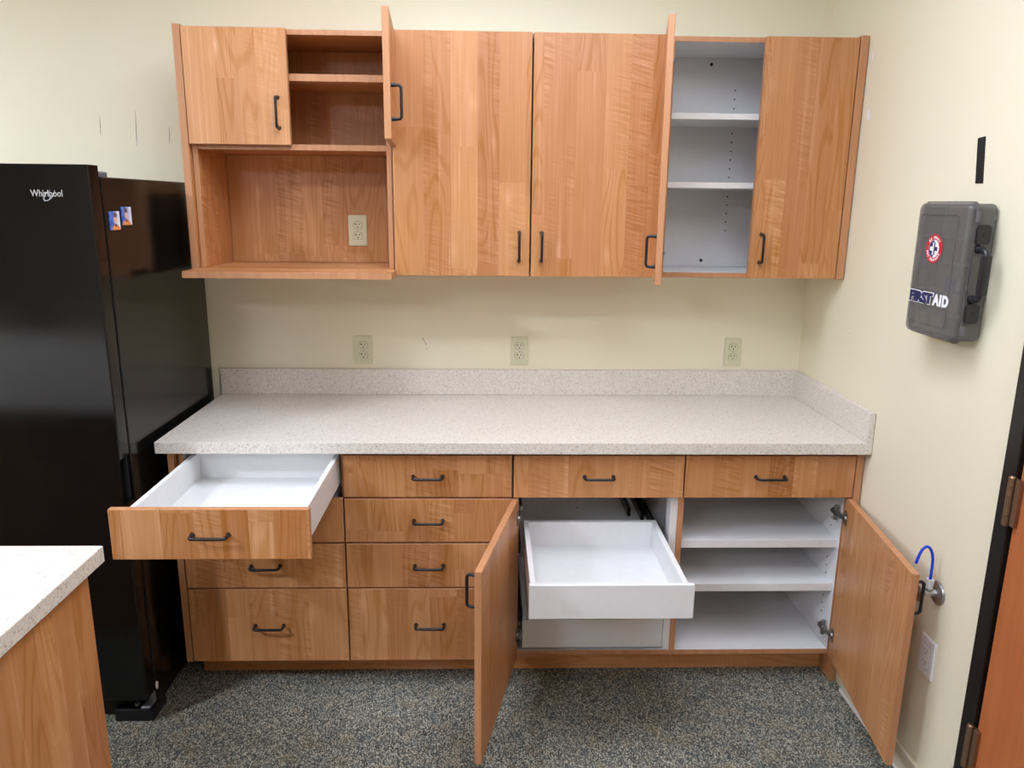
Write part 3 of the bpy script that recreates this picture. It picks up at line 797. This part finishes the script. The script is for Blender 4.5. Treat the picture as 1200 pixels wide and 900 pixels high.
# the ring, disc and cross are layers on one disc: emblem stays within the third level by being children of the lid
bm2 = bmesh.new(); prism(bm2, oval(ec.y, ec.z, .0235, .0235, n=40), 0, XF-.0004, XF-.0007)
half = [(ec.y+.0222*math.cos(a), ec.z+.0222*math.sin(a)) for a in [PI/2-PI*i/24 for i in range(25)]]
bm3 = bmesh.new(); prism(bm3, half, 0, XF-.0007, XF-.0010)
def cross(a, b):
    return [(a, b), (a, a), (b, a), (b, -a), (a, -a), (a, -b), (-a, -b), (-a, -a), (-b, -a), (-b, a), (-a, a), (-a, b)]
bm4 = bmesh.new(); cr = cross(.0052, .0165)
wl = [(max(0, y)+ec.y, z+ec.z) for y, z in cr]; wr_ = [(min(0, y)+ec.y, z+ec.z) for y, z in cr]
def dd(ps):
    o_ = []
    for p_ in ps:
        if not o_ or (abs(p_[0]-o_[-1][0])+abs(p_[1]-o_[-1][1])) > 1e-6: o_.append(p_)
    return o_
hl = [(.0, .0165), (.0052, .0165), (.0052, .0052), (.0165, .0052), (.0165, -.0052), (.0052, -.0052), (.0052, -.0165), (0, -.0165)]
prism(bm4, [(y+ec.y, z+ec.z) for y, z in hl], 0, XF-.0010, XF-.0013)
bm5 = bmesh.new(); prism(bm5, [(-y+ec.y, z+ec.z) for y, z in hl], 0, XF-.0007, XF-.0010)
bpy.data.objects.remove(EM)
for b_, m_, nm in ((bm, 'red', 'emblem_ring'), (bm2, 'print_white', 'emblem_disc'), (bm3, 'navy', 'emblem_half'), (bm4, 'print_white', 'emblem_cross'), (bm5, 'navy', 'emblem_cross')):
    link(nm, b_, M[m_], lid)
# lettering: local x -> world -y, local y -> z, local z -> -x
MB = Matrix(((0, 0, -1, 0), (-1, 0, 0, 0), (0, 1, 0, 0), (0, 0, 0, 1)))
def on_lid(y, z, d, rot=0): return Matrix.Translation((XF-d, y, z)) @ MB @ Matrix.Rotation(rot, 4, 'Z')
for (txt, th0, dth, up) in (('BESMART', None, None, True), ('GETPREPARED', None, None, False)):
    word = 'BE SMART' if up else 'GET PREPARED'
    nch = len(word); span = math.radians(110 if up else 165)
    for i, ch in enumerate(word):
        if ch == ' ': continue
        q = (i+.5)/nch-.5
        th = (PI/2-q*span) if up else (-PI/2+q*span)
        rr = .0295
        px, pz = rr*math.cos(th), rr*math.sin(th)      # px to the viewer's right = -y
        lettering(ch, .0085, M['print_white'], lid, on_lid(ec.y-px, ec.z+pz, .0006, (th-PI/2) if up else (th+PI/2)), offset=.0003)
# join the small emblem letters into one lettering mesh
lets = [c for c in lid.children if c.name.startswith('lettering')]
bmj = bmesh.new()
for c in lets:
    b_ = bmesh.new(); b_.from_mesh(c.data); b_.transform(c.matrix_local); me_ = bpy.data.meshes.new('tmp'); b_.to_mesh(me_); b_.free(); bmj.from_mesh(me_); bpy.data.meshes.remove(me_)
    me2 = c.data; bpy.data.objects.remove(c); bpy.data.meshes.remove(me2)
link('ring_lettering', bmj, M['print_white'], lid)['label'] = 'white lettering around the red ring'
zt = -.0745
lettering('FIRST', .04, M['print_white'], lid, on_lid(.0455, zt, .0004), fit=(.117, .0350), offset=.0042)['label'] = 'white outline of the word FIRST'
lettering('FIRST', .04, M['navy'], lid, on_lid(.0455, zt, .0012), fit=(.111, .0300), offset=.0026)['label'] = 'navy word FIRST'
lettering('AID', .04, M['print_white'], lid, on_lid(-.0470, zt, .0006), fit=(.072, .0310), offset=.0022, spacing=1.14)['label'] = 'white word AID'

# ------------------------------------------------------------------ camera
cam = bpy.data.cameras.new('camera'); co = bpy.data.objects.new('camera', cam); COL.objects.link(co)
r = Vector((0.99956913, -0.02731464, 0.01074547)); u = Vector((-0.00418036, 0.2298783, 0.9732104)); f = Vector((0.02905304, 0.972836, -0.22966507))
co.matrix_world = Matrix(((r.x, u.x, -f.x, -1.24803), (r.y, u.y, -f.y, -3.01579), (r.z, u.z, -f.z, 1.66722), (0, 0, 0, 1)))
cam.sensor_width = 36; cam.lens = 898.49/1200*36; cam.clip_start = .05
S.camera = co

w = bpy.data.worlds.new('world'); S.world = w; w.use_nodes = True
w.node_tree.nodes['Background'].inputs[0].default_value = (.05, .05, .05, 1); w.node_tree.nodes['Background'].inputs[1].default_value = .2
vs = S.view_settings; vs.view_transform = 'Standard'; vs.look = 'None'; vs.gamma = 1; vs.use_curve_mapping = False; vs.exposure = 0.0
S.cycles.use_denoising = True
S.cycles.max_bounces = 10; S.cycles.diffuse_bounces = 5
